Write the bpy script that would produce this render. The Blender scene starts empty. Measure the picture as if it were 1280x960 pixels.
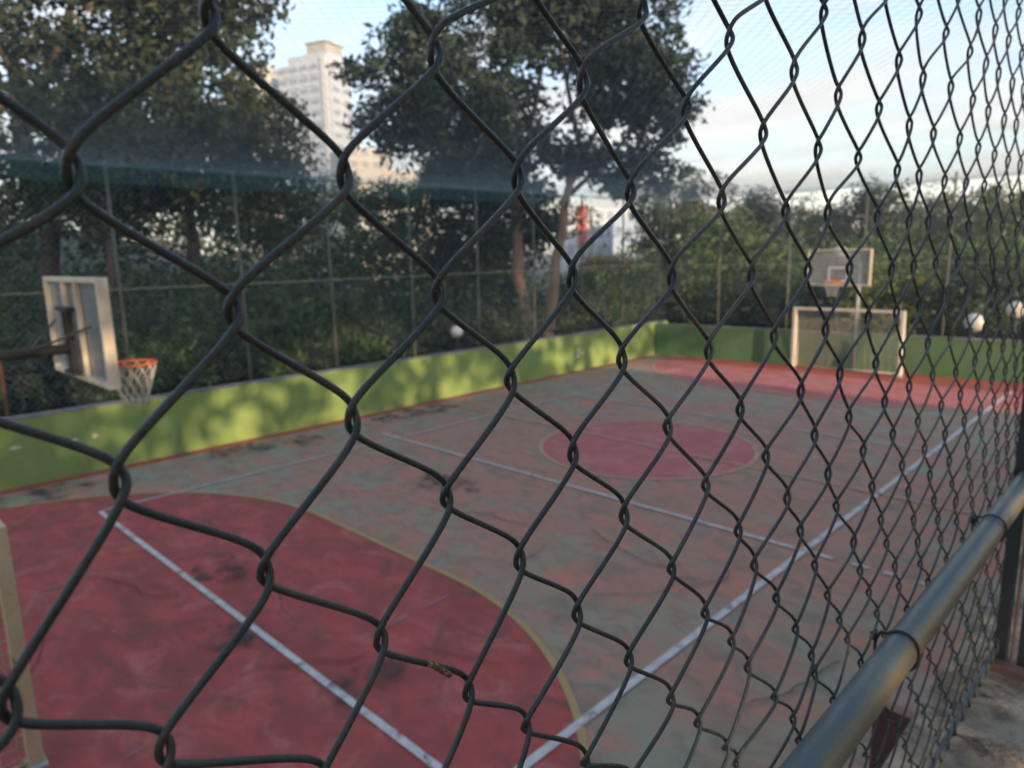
import bpy, math, random
import numpy as np
from mathutils import Vector, Matrix
random.seed(7); rng = np.random.default_rng(11)
S = bpy.context.scene; COL = S.collection
R = math.radians

# ------------------------------------------------------------------ camera
cd = bpy.data.cameras.new("camera"); cam = bpy.data.objects.new("camera", cd); COL.objects.link(cam)
rt, up, fw = Vector((.714, .700, -.022)), Vector((-.113, .146, .983)), Vector((-.691, .699, -.183))
fw.normalize(); rt = (rt - fw*rt.dot(fw)).normalized(); up = rt.cross(fw)
M3 = Matrix((rt, up, -fw)).transposed()
cam.matrix_world = Matrix.Translation((0, 0, 3.9)) @ M3.to_4x4()
cd.lens = 24.46; cd.sensor_width = 36; cd.clip_start = .02; cd.clip_end = 6000
cd.dof.use_dof = True; cd.dof.focus_distance = .44; cd.dof.aperture_fstop = 24.46/2.5
cd.dof.aperture_blades = 0
S.camera = cam

# ------------------------------------------------------------------ sky, sun, exposure
SUN_EL, SUN_AZ = R(11.5), R(100)          # azimuth clockwise from +Y
w = bpy.data.worlds.new("World"); S.world = w; w.use_nodes = True
nt = w.node_tree; nt.nodes.clear(); N = nt.nodes.new; L = nt.links.new
out = N('ShaderNodeOutputWorld'); bg = N('ShaderNodeBackground'); bg.inputs[1].default_value = .15
sky = N('ShaderNodeTexSky'); sky.sky_type = 'NISHITA'; sky.sun_disc = False
sky.sun_elevation = SUN_EL; sky.sun_rotation = SUN_AZ; sky.altitude = 700; sky.air_density = 1; sky.dust_density = 1.0; sky.ozone_density = 1.5
tc = N('ShaderNodeTexCoord'); sep = N('ShaderNodeSeparateXYZ'); L(tc.outputs['Generated'], sep.inputs[0])
def wm(op, a, b):
    n = N('ShaderNodeMath'); n.operation = op
    for i, v in enumerate((a, b)):
        if isinstance(v, (int, float)): n.inputs[i].default_value = v
        elif v is not None: L(v, n.inputs[i])
    return n.outputs[0]
zc = wm('ADD', wm('MAXIMUM', sep.outputs[2], 0), .16)
cx = N('ShaderNodeCombineXYZ'); L(wm('DIVIDE', sep.outputs[0], zc), cx.inputs[0]); L(wm('DIVIDE', sep.outputs[1], zc), cx.inputs[1])
mp = N('ShaderNodeMapping'); mp.inputs['Rotation'].default_value = (0, 0, R(38)); mp.inputs['Scale'].default_value = (.75, 1.5, 1); L(cx.outputs[0], mp.inputs[0])
nz = N('ShaderNodeTexNoise'); nz.inputs['Scale'].default_value = 1.35; nz.inputs['Detail'].default_value = 7; nz.inputs['Roughness'].default_value = .55; nz.inputs['Distortion'].default_value = .5; L(mp.outputs[0], nz.inputs[0])
cr = N('ShaderNodeValToRGB'); cr.color_ramp.elements[0].position = .40; cr.color_ramp.elements[1].position = .68; cr.color_ramp.elements[0].color = (.20, .20, .20, 1); L(nz.outputs[0], cr.inputs[0])
lowm = N('ShaderNodeMapRange'); lowm.inputs['From Min'].default_value = .02; lowm.inputs['From Max'].default_value = .5; lowm.inputs['To Min'].default_value = .42; lowm.inputs['To Max'].default_value = -.34; lowm.clamp = True; L(sep.outputs[2], lowm.inputs[0])
cov = wm('MINIMUM', wm('MAXIMUM', wm('ADD', cr.outputs[0], lowm.outputs[0]), 0), .92)
ccol = N('ShaderNodeValToRGB'); e = ccol.color_ramp.elements; e[0].position = 0; e[0].color = (3.8, 3.4, 2.75, 1); e[1].position = .35; e[1].color = (2.6, 2.75, 3.0, 1); L(sep.outputs[2], ccol.inputs[0])
nz2 = N('ShaderNodeTexNoise'); nz2.inputs['Scale'].default_value = 3.0; nz2.inputs['Detail'].default_value = 5; L(mp.outputs[0], nz2.inputs[0])
shade = N('ShaderNodeMapRange'); shade.inputs['From Min'].default_value = .35; shade.inputs['From Max'].default_value = .7; shade.inputs['To Min'].default_value = 1.05; shade.inputs['To Max'].default_value = .80; L(nz2.outputs[0], shade.inputs[0])
cs = N('ShaderNodeVectorMath'); cs.operation = 'SCALE'; L(ccol.outputs[0], cs.inputs[0]); L(shade.outputs[0], cs.inputs['Scale'])
skb = N('ShaderNodeVectorMath'); skb.operation = 'SCALE'; skb.inputs['Scale'].default_value = 1.1; L(sky.outputs[0], skb.inputs[0])
mx = N('ShaderNodeMix'); mx.data_type = 'RGBA'; L(cov, mx.inputs[0]); L(skb.outputs[0], mx.inputs[6]); L(cs.outputs[0], mx.inputs[7])
L(mx.outputs[2], bg.inputs[0]); L(bg.outputs[0], out.inputs[0])
sd = bpy.data.lights.new("sun", 'SUN'); sd.energy = 2.2; sd.angle = R(.8); sd.color = (1, .76, .50)
so = bpy.data.objects.new("sun", sd); COL.objects.link(so)
sdir = Vector((math.sin(SUN_AZ)*math.cos(SUN_EL), math.cos(SUN_AZ)*math.cos(SUN_EL), math.sin(SUN_EL)))
so.rotation_euler = sdir.to_track_quat('Z', 'Y').to_euler(); so.location = (30, -6, 20)
S.view_settings.view_transform = 'Standard'; S.view_settings.look = 'None'; S.view_settings.gamma = 1; S.view_settings.exposure = 1.52
S.view_settings.use_curve_mapping = False
S.cycles.max_bounces = 6; S.cycles.transparent_max_bounces = 16
try: S.cycles.sample_clamp_indirect = 4
except Exception: pass

# ------------------------------------------------------------------ materials
def mat(name, c1, c2=None, scale=6, rough=.7, bump=0, bscale=40, lo=.35, hi=.65, c3=None, s3=2, lo3=.55, hi3=.7, metal=0, stretch=(1,1,1), alpha=None, spec=None, detail=6, c4=None, s4=1.3, lo4=.55, hi4=.65, rot=0):
    m = bpy.data.materials.new(name); m.use_nodes = True
    t = m.node_tree; b = t.nodes['Principled BSDF']; n = t.nodes.new; l = t.links.new
    b.inputs['Roughness'].default_value = rough; b.inputs['Metallic'].default_value = metal
    if spec is not None: b.inputs['Specular IOR Level'].default_value = spec
    tc = n('ShaderNodeTexCoord'); mp = n('ShaderNodeMapping'); mp.inputs['Scale'].default_value = stretch; mp.inputs['Rotation'].default_value = (0, 0, rot); l(tc.outputs['Object'], mp.inputs[0])
    def noise(sc, lo, hi, det=detail, rough=.68, dist=.3):
        z = n('ShaderNodeTexNoise'); z.inputs['Scale'].default_value = sc; z.inputs['Detail'].default_value = det; z.inputs['Roughness'].default_value = rough; z.inputs['Distortion'].default_value = dist
        l(mp.outputs[0], z.inputs[0]); r = n('ShaderNodeMapRange'); r.inputs['From Min'].default_value = lo; r.inputs['From Max'].default_value = hi; r.clamp = True
        l(z.outputs[0], r.inputs[0]); return r.outputs[0]
    col = None
    base = n('ShaderNodeRGB'); base.outputs[0].default_value = (*c1, 1); col = base.outputs[0]
    for (c, sc, a, bb, ds) in ((c2, scale, lo, hi, .3), (c3, s3, lo3, hi3, .8), (c4, s4, lo4, hi4, 1.2)):
        if c is None: continue
        x = n('ShaderNodeMix'); x.data_type = 'RGBA'; l(noise(sc, a, bb, dist=ds), x.inputs[0]); l(col, x.inputs[6]); x.inputs[7].default_value = (*c, 1); col = x.outputs[2]
    l(col, b.inputs['Base Color'])
    if bump:
        bp = n('ShaderNodeBump'); bp.inputs['Strength'].default_value = bump; bp.inputs['Distance'].default_value = .01
        z = n('ShaderNodeTexNoise'); z.inputs['Scale'].default_value = bscale; z.inputs['Detail'].default_value = 4; l(mp.outputs[0], z.inputs[0]); l(z.outputs[0], bp.inputs['Height']); l(bp.outputs[0], b.inputs['Normal'])
    if alpha is not None:
        sc, a, bb = alpha; l(noise(sc, a, bb), b.inputs['Alpha'])
    return m

def leafmat(name, a, b_, c=None, trans=.25):
    m = bpy.data.materials.new(name); m.use_nodes = True; t = m.node_tree; t.nodes.clear(); n = t.nodes.new; l = t.links.new
    g = n('ShaderNodeNewGeometry'); r = n('ShaderNodeValToRGB'); l(g.outputs['Random Per Island'], r.inputs[0])
    e = r.color_ramp.elements; e[0].color = (*a, 1); e[1].color = (*b_, 1)
    if c: x = r.color_ramp.elements.new(.86); x.color = (*b_, 1); e[len(e)-1].color = (*c, 1)
    d = n('ShaderNodeBsdfPrincipled'); d.inputs['Roughness'].default_value = .55; d.inputs['Specular IOR Level'].default_value = .3
    tr = n('ShaderNodeBsdfTranslucent'); l(r.outputs[0], d.inputs['Base Color']); l(r.outputs[0], tr.inputs[0])
    mx = n('ShaderNodeMixShader'); mx.inputs[0].default_value = trans; l(d.outputs[0], mx.inputs[1]); l(tr.outputs[0], mx.inputs[2])
    o = n('ShaderNodeOutputMaterial'); l(mx.outputs[0], o.inputs[0]); return m

# ------------------------------------------------------------------ mesh helpers
class MB:
    def __init__(s): s.v = []; s.f = []; s.n = 0
    def add(s, v, f):
        o = s.n; s.v.append(np.asarray(v, float)); s.f += [tuple(i+o for i in q) for q in f]; s.n += len(v); return s
    def box(s, lo, hi):
        x0, y0, z0 = lo; x1, y1, z1 = hi
        return s.add([(x0,y0,z0),(x1,y0,z0),(x1,y1,z0),(x0,y1,z0),(x0,y0,z1),(x1,y0,z1),(x1,y1,z1),(x0,y1,z1)],
                     [(0,3,2,1),(4,5,6,7),(0,1,5,4),(1,2,6,5),(2,3,7,6),(3,0,4,7)])
    def tube(s, pts, r, k=8, caps=True, closed=False):
        P = np.asarray(pts, float); n = len(P); r = np.broadcast_to(np.asarray(r, float), (n,))
        T = np.roll(P, -1, 0) - np.roll(P, 1, 0) if closed else np.gradient(P, axis=0)
        T /= np.linalg.norm(T, axis=1)[:, None] + 1e-12
        a = np.array((0, 0, 1.)) if abs(T[0][2]) < .9 else np.array((1., 0, 0))
        U = np.zeros_like(P); u = np.cross(T[0], a); u /= np.linalg.norm(u)
        for i in range(n):
            u = u - T[i]*(u@T[i]); u /= np.linalg.norm(u); U[i] = u
        W = np.cross(T, U); an = np.linspace(0, 2*math.pi, k, endpoint=False)
        V = P[:, None] + r[:, None, None]*(U[:, None]*np.cos(an)[None, :, None] + W[:, None]*np.sin(an)[None, :, None])
        f = []; m = n if closed else n-1
        for i in range(m):
            j = (i+1) % n
            for q in range(k): f.append((i*k+q, i*k+(q+1) % k, j*k+(q+1) % k, j*k+q))
        if caps and not closed: f.append(tuple(range(k))[::-1]); f.append(tuple((n-1)*k+q for q in range(k)))
        return s.add(V.reshape(-1, 3), f)
    def sphere(s, c, r, nu=16, nv=10, sq=1.0):
        v = []; f = []
        for i in range(nv+1):
            th = math.pi*i/nv
            for j in range(nu):
                ph = 2*math.pi*j/nu; v.append((c[0]+r*math.sin(th)*math.cos(ph), c[1]+r*math.sin(th)*math.sin(ph), c[2]+sq*r*math.cos(th)))
        for i in range(nv):
            for j in range(nu): f.append((i*nu+j, (i+1)*nu+j, (i+1)*nu+(j+1) % nu, i*nu+(j+1) % nu))
        return s.add(v, f)
    def build(s, name, m, parent=None, smooth=False, bevel=0):
        me = bpy.data.meshes.new(name); me.from_pydata(np.concatenate(s.v).tolist(), [], s.f); me.update()
        if smooth: me.polygons.foreach_set('use_smooth', [True]*len(me.polygons))
        me.materials.append(m); o = bpy.data.objects.new(name, me); COL.objects.link(o)
        if parent: o.parent = parent
        if bevel:
            b = o.modifiers.new('bevel', 'BEVEL'); b.width = bevel; b.segments = 2; b.limit_method = 'ANGLE'
        return o
def fastmesh(name, V, quads, m, parent=None):
    me = bpy.data.meshes.new(name); V = np.asarray(V, np.float32); q = np.asarray(quads, np.int32); nq, k = q.shape
    me.vertices.add(len(V)); me.vertices.foreach_set('co', V.ravel()); me.loops.add(nq*k); me.loops.foreach_set('vertex_index', q.ravel())
    me.polygons.add(nq); me.polygons.foreach_set('loop_start', np.arange(nq, dtype=np.int32)*k); me.polygons.foreach_set('loop_total', np.full(nq, k, np.int32))
    me.update(calc_edges=True); me.materials.append(m); o = bpy.data.objects.new(name, me); COL.objects.link(o)
    if parent: o.parent = parent
    return o
def tag(o, label=None, cat=None, group=None, kind=None):
    for k, v in (('label', label), ('category', cat), ('group', group), ('kind', kind)):
        if v: o[k] = v
    return o
def empty(name, loc=(0, 0, 0), label=None, cat=None, group=None):
    o = bpy.data.objects.new(name, None); COL.objects.link(o); o.location = loc; o.empty_display_size = .2
    return tag(o, label, cat, group)
def shift(mb, off):   # local coordinates for a thing whose Empty stands at off
    mb.v = [v - np.asarray(off, float) for v in mb.v]; return mb
def straight_threads(A, B, r, name, m, parent=None):
    """many thin straight strings A[i]->B[i] as three-sided prisms in one mesh"""
    A = np.asarray(A, float); B = np.asarray(B, float); D = B-A; D /= np.linalg.norm(D, axis=1)[:, None]
    ref = np.where(np.abs(D[:, 2:3]) < .8, np.array([[0, 0, 1.]]), np.array([[1., 0, 0]])); U = np.cross(D, ref); U /= np.linalg.norm(U, axis=1)[:, None]; W = np.cross(D, U)
    ring = [U*math.cos(a)*r + W*math.sin(a)*r for a in (0, 2.094, 4.189)]
    V = np.stack([A+q for q in ring] + [B+q for q in ring], 1).reshape(-1, 3); n = len(A)
    base = (np.arange(n)*6)[:, None]; Q = np.concatenate([base+np.array([[0, 1, 4, 3]]), base+np.array([[1, 2, 5, 4]]), base+np.array([[2, 0, 3, 5]])])
    return fastmesh(name, V, Q, m, parent)
# ------------------------------------------------------------------ ground, court, walls
M_ground = mat('leaf_litter_ground', (.035, .045, .02), (.07, .06, .03), 1.5, .95, .3, 8, c3=(.03, .06, .02), s3=.3)
M_court = mat('worn_court_paint', (.31, .295, .20), (.45, .215, .14), 1.1, .8, .3, 60, lo=.40, hi=.58, c3=(.62, .215, .14), s3=2.2, lo3=.54, hi3=.66, c4=(.26, .19, .13), s4=2.4, lo4=.47, hi4=.66, stretch=(.9, 1.2, 1), detail=15, rot=.6, spec=.2)
def trodden(m):      # the paint is worn through to the brown undercoat where people play, in the middle of the court
    t = m.node_tree; n = t.nodes.new; l = t.links.new; mixes = [q for q in t.nodes if q.bl_idname == 'ShaderNodeMix']; f = mixes[0].inputs[0]; src = f.links[0].from_socket
    tc = n('ShaderNodeTexCoord'); v = n('ShaderNodeVectorMath'); v.operation = 'DISTANCE'; l(tc.outputs['Object'], v.inputs[0]); v.inputs[1].default_value = (-6.8, 10.5, 0)
    mr = n('ShaderNodeMapRange'); mr.inputs['From Min'].default_value = 2.0; mr.inputs['From Max'].default_value = 7.5; mr.inputs['To Min'].default_value = .55; mr.inputs['To Max'].default_value = -.12; l(v.outputs['Value'], mr.inputs[0])
    a = n('ShaderNodeMath'); a.operation = 'ADD'; a.use_clamp = True; l(src, a.inputs[0]); l(mr.outputs[0], a.inputs[1]); l(a.outputs[0], f)
trodden(M_court)
M_red = mat('red_court_paint', (.49, .095, .078), (.35, .080, .064), 1.5, .8, .2, 60, lo=.40, hi=.60, c3=(.55, .165, .135), s3=2.0, lo3=.52, hi3=.70, c4=(.24, .085, .062), s4=1.7, lo4=.48, hi4=.68, detail=15, spec=.2, stretch=(.8, 1.2, 1), rot=.6)
M_apron = mat('orange_red_paint', (.42, .085, .04), (.30, .06, .04), 1.5, .8, .2, 60, detail=8)
M_pink = mat('pink_red_paint', (.54, .155, .135), (.44, .125, .10), 1.2, .8, .2, 60, c3=(.52, .26, .22), s3=1.6, lo3=.50, hi3=.70, detail=14, spec=.2)
M_white = mat('worn_white_line', (.58, .52, .46), (.44, .36, .31), 5, .8, alpha=(3.0, .28, .46), spec=.2)
M_white2 = mat('fresh_white_line', (.70, .63, .57), (.50, .43, .38), 6, .8, alpha=(5, .30, .44), spec=.2)
M_yellow = mat('yellow_line', (.50, .30, .09), (.40, .26, .12), 5, .7, alpha=(2.5, .2, .4))
M_cream = mat('cream_line', (.56, .36, .20), (.46, .28, .16), 5, .8, alpha=(2.4, .22, .42), spec=.2)
M_blue = mat('faded_blue_line', (.20, .22, .26), (.24, .22, .22), 4, .7, alpha=(1.1, .50, .85))
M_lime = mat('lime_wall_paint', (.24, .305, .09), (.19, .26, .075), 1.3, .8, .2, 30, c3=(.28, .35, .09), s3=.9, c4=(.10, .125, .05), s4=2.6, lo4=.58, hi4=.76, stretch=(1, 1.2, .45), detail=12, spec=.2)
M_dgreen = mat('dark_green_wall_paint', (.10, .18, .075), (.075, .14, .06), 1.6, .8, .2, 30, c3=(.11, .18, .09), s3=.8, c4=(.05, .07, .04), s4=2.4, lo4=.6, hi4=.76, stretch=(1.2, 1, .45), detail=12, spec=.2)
M_conc = mat('weathered_concrete', (.32, .265, .20), (.15, .115, .085), 9, .95, .8, 90, lo=.42, hi=.58, c3=(.34, .24, .14), s3=3.4, lo3=.50, hi3=.64, c4=(.05, .04, .032), s4=14, lo4=.56, hi4=.68, detail=14, spec=.2)
M_cap = mat('coping_concrete', (.22, .21, .19), (.12, .115, .10), 3, .9, .3, 40)
M_maroon = mat('maroon_paint', (.085, .035, .032), (.06, .028, .028), 6, .7, .2, 60)
M_peach = mat('bare_peach_concrete', (.42, .27, .20), (.30, .20, .15), 9, .9, .3, 60)
M_smear = mat('pale_paint_smear', (.62, .58, .46), (.5, .48, .36), 20, .8)

def sheet(name, x0, y0, x1, y1, z, m, parent=None):
    mb = MB(); mb.add([(x0, y0, z), (x1, y0, z), (x1, y1, z), (x0, y1, z)], [(0, 1, 2, 3)]); return mb.build(name, m, parent)
# terrain: one sheet to the horizon, rising on the wooded hillside beyond the court
def terrain_h(x, y):
    d = np.maximum(0, -x-16); h = np.minimum(d*.16, 9.0) * (1/(1+np.exp((y-30)/9)))
    return h - .25 + .12*np.sin(x*.7)*np.sin(y*.6)
gx = np.concatenate([-np.geomspace(2500, 70, 16), np.arange(-66, 0, 2.), [0, 20, 60], np.geomspace(90, 2500, 12)])
gy = np.concatenate([-np.geomspace(2500, 60, 12), np.arange(-55, 110, 3.), np.geomspace(115, 2500, 14)])
X, Y = np.meshgrid(gx, gy, indexing='ij'); Z = terrain_h(X, Y); Z[(X > -15.5) & (Y > -12) & (Y < 26)] = -.25
V = np.stack([X, Y, Z], -1).reshape(-1, 3); nx, ny = X.shape
ii, jj = np.meshgrid(np.arange(nx-1), np.arange(ny-1), indexing='ij'); a = (ii*ny+jj).ravel()
tag(fastmesh('ground', V, np.stack([a, a+ny, a+ny+1, a+1], 1), M_ground), kind='structure')
court = MB().box((-14.7, -3.0, -.2), (-.36, 24.4, 0)).build('court_floor', M_court); tag(court, kind='structure')

GY0, GY1, CXM = .78, 22.85, -7.72
def dshape(cx0, cx1, y0, r, sgn, z, ylim, xmin=-14.55, xmax=-.45):
    """outline of a goal area: two quarter circles round the posts and a straight front"""
    p = [(cx0 + r*math.cos(t), y0 + sgn*r*math.sin(t)) for t in np.linspace(math.pi, math.pi/2, 40)]
    p += [(cx1 + r*math.cos(t), y0 + sgn*r*math.sin(t)) for t in np.linspace(math.pi/2, 0, 40)]
    return [(min(max(x, xmin), xmax), y) for x, y in p]
def area(name, pts, z, m, parent):
    mb = MB(); mb.add([(x, y, z) for x, y in pts], [tuple(range(len(pts)))]); return mb.build(name, m, parent)
def strip(name, pts, wd, z, m, parent, closed=False):
    P = np.array(pts, float); T = np.gradient(P, axis=0)
    if closed: T = np.roll(P, -1, 0)-np.roll(P, 1, 0)
    T /= np.linalg.norm(T, axis=1)[:, None]; Nn = np.stack([-T[:, 1], T[:, 0]], 1); A = P+Nn*wd/2; B = P-Nn*wd/2; n = len(P)
    V = [(*q, z) for q in A]+[(*q, z) for q in B]; f = [(i, n+i, n+(i+1) % n, (i+1) % n) for i in range(n if closed else n-1)]
    mb = MB(); mb.add(V, f); return mb.build(name, m, parent)
def line(name, x0, y0, x1, y1, wd, z, m, n=2): return strip(name, np.stack([np.linspace(x0, x1, n), np.linspace(y0, y1, n)], 1), wd, z, m, court)
# goal areas, aprons, centre circle
d0 = dshape(-9.3, -6.18, GY0, 4.36, 1, 0, 0); area('goal_area', [(-13.66, -2.2)]+d0+[(-1.82, -2.2)], .004, M_red, court)
strip('goal_area_line', [(-13.66, -2.2), (-13.66, -.5)]+d0+[(-1.82, -.5), (-1.82, -2.2)], .075, .012, M_yellow, court)
d1 = dshape(-9.43, -6.2, GY1, 4.55, -1, 0, 0); area('goal_area', [(-1.65, 23.3), (-1.65, 22.95)]+d1[::-1]+[(-13.98, 22.95), (-13.98, 23.3)], .004, M_pink, court)
strip('goal_area_line', d1, .07, .012, M_cream, court)
sheet('apron', -13.2, 22.0, -.4, 24.35, .008, M_apron, court); sheet('apron', -14.69, -2.9, -14.40, 22.0, .004, M_apron, court)
cc = [(-7.7+2.14*math.cos(t), 11.62+2.14*math.sin(t)) for t in np.linspace(0, 2*math.pi, 73)[:-1]]
area('centre_circle', cc, .004, M_pink, court); strip('centre_circle_line', cc, .08, .012, M_cream, court, True)
# lines
line('side_line', -3.32, -2.0, -3.30, 22.3, .085, .016, M_white2); line('side_line', -12.15, 2.88, -12.2, 20.6, .07, .016, M_white)
line('base_line', -12.1, 2.86, -3.36, 2.93, .075, .020, M_white2); line('base_line', -12.15, 20.6, -3.36, 20.55, .07, .020, M_white)
line('attack_line', -12.75, 8.72, -2.95, 8.70, .07, .020, M_white2); line('attack_line', -12.2, 14.78, -2.95, 14.76, .06, .020, M_white)
for yy in (8.71, 14.77):
    for k in range(3):
        line('line_dash', -2.72+.36*k, yy, -2.52+.36*k, yy, .06, .020, M_white2)
        line('line_dash', -13.0-.36*k, yy, -13.2-.36*k, yy, .06, .020, M_white)
line('halfway_line', -14.3, 11.72, -1.2, 11.6, .075, .016, M_cream)
for (hy, sg) in ((2.35, 1), (21.75, -1)):
    arc = [(-7.65+5.95*math.cos(t), hy+sg*5.95*math.sin(t)) for t in np.linspace(0, math.pi, 60)]
    strip('three_point_line', arc, .06, .024, M_blue, court)
    key = [(-9.6, hy-sg*1.2), (-9.4, hy+sg*4.2), (-5.9, hy+sg*4.2), (-5.7, hy-sg*1.2)]
    for (p, q) in zip(key[:-1], key[1:]): line('key_line', *p, *q, .055, .028, M_blue)

# cracks, dirt and joints
M_crack = mat('dark_crack', (.045, .035, .03), (.08, .06, .05), 8, .9, alpha=(9, .30, .5)); M_dirt = mat('dark_dirt', (.05, .042, .034), (.09, .075, .06), 3, .9, alpha=(2.6, .46, .66))
for k, (x, y, an, le) in enumerate([(-9.5, 2.1, .6, 1.5), (-7.6, 3.6, -.5, 1.1), (-6.1, 2.4, 1.1, 1.3), (-5.2, 3.9, .2, .9), (-8.3, 1.3, -.2, 1.2), (-4.6, 5.9, .9, 1.5), (-5.8, 7.4, -.3, 1.6), (-3.9, 6.6, 1.4, 1.2), (-8.2, 6.4, .3, 1.8), (-10.5, 5.6, .8, 1.6), (-4.4, 10.4, .5, 1.7), (-6.7, 9.6, -.7, 1.4), (-2.4, 5.2, 1.2, 1.3)]):
    h = random.Random(300+k); a = an; q = np.array((x, y)); P = [q]
    for i in range(22): a += h.uniform(-.5, .5); a = an+(a-an)*.8; q = q+np.array((math.cos(a), math.sin(a)))*le/22; P.append(q)
    strip('crack', P, .012 if k % 2 else .017, .034, M_crack, court)
for k, (x, y, rx, ry) in enumerate([(-13.9, 2.4, .5, .9), (-13.9, 6.0, .45, 1.0), (-13.5, 7.3, .5, .35), (-13.8, 10.5, .5, 1.2), (-13.6, 22.5, .9, .7), (-6.9, 2.6, .35, .3), (-5.1, 3.2, .3, .45), (-8.6, 3.3, .5, .35), (-9.0, 7.4, .7, .5)]):
    h = random.Random(400+k); area('dirt_patch', [(max(x+rx*math.cos(t)*h.uniform(.7, 1.2), -14.39), y+ry*math.sin(t)*h.uniform(.7, 1.2)) for t in np.linspace(0, 2*math.pi, 28, endpoint=False)], .030+.0002*k, M_dirt, court)

# low painted walls round the court
wl = empty('low_wall', (-14.85, 9.5, 0), 'long lime green low wall down the far side of the court', 'wall'); WO = (-14.85, 9.5, 0)
shift(MB().box((-14.95, -5.0, -.3), (-14.70, 23.61, 1.22)), WO).build('wall_face', M_lime, wl)
shift(MB().box((-14.97, -5.0, 1.2215), (-14.685, 23.60, 1.25)), WO).build('coping', M_cap, wl, bevel=.006)
for (y, z, sy, sz, sd) in ((3.22, .66, .06, .05, 1), (3.56, .69, .06, .055, 2), (18.1, .66, .05, .13, 3), (18.3, .56, .08, .05, 4), (18.05, .48, .07, .06, 5), (2.3, .72, .1, .03, 6)):
    h = random.Random(sd); n = 11
    mb = MB(); mb.add([(-14.694, y+sy*math.cos(t)*h.uniform(.6, 1.2), z+sz*math.sin(t)*h.uniform(.6, 1.2)) for t in np.linspace(0, 2*math.pi, n, endpoint=False)], [tuple(range(n))])
    shift(mb, WO).build('paint_smear', M_smear, wl)
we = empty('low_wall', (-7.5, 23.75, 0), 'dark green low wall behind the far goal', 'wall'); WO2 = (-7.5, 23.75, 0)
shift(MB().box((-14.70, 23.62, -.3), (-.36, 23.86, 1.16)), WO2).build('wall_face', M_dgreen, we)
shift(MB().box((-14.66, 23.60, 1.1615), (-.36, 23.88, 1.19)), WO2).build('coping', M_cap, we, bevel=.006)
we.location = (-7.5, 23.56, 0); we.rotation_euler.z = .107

# retaining wall, walkway slab and the pillar below it
rw = tag(MB().box((-.355, -6, -.3), (-.10, 16.8, 2.70)).build('retaining_wall', M_conc), 'grey concrete retaining wall under the chain-link fence', 'wall')
tag(MB().box((-.345, -6, 2.701), (4.5, 16.8, 2.895)).build('walkway', M_conc, bevel=.012), kind='structure')
tag(MB().box((4.501, -40, -.2), (110, 16.9, 2.86)).build('embankment', M_ground), kind='structure')
pl = empty('pillar', (-.47, 2.23, 0), 'maroon painted pillar with a bare peach top below the walkway', 'pillar'); PO = (-.47, 2.23, 0)
shift(MB().box((-.575, 2.13, -.1), (-.356, 2.34, 2.515)), PO).build('shaft', M_maroon, pl, bevel=.006)
shift(MB().box((-.578, 2.127, 2.5165), (-.356, 2.343, 2.55)), PO).build('cap', M_peach, pl, bevel=.006)
M_weed = leafmat('weed_leaf', (.07, .12, .02), (.14, .19, .04))
h = random.Random(3); V = []; Q = []
for k in range(46):
    b = np.array((-.385+h.uniform(-.02, .015), 2.33+h.uniform(-.05, .05), 2.553)); an = h.uniform(0, 6.28); le = h.uniform(.03, .09); dx = np.array((math.cos(an)*.35, math.sin(an)*.35, 1))*le; sdv = np.array((-math.sin(an), math.cos(an), 0))*.005
    V += [b-sdv, b+sdv, b+dx*.6+sdv*1.3, b+dx]; Q.append([4*k, 4*k+1, 4*k+2, 4*k+3])
tag(fastmesh('weed', V, Q, M_weed), 'small green weed growing on the pillar top', 'plant')
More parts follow.
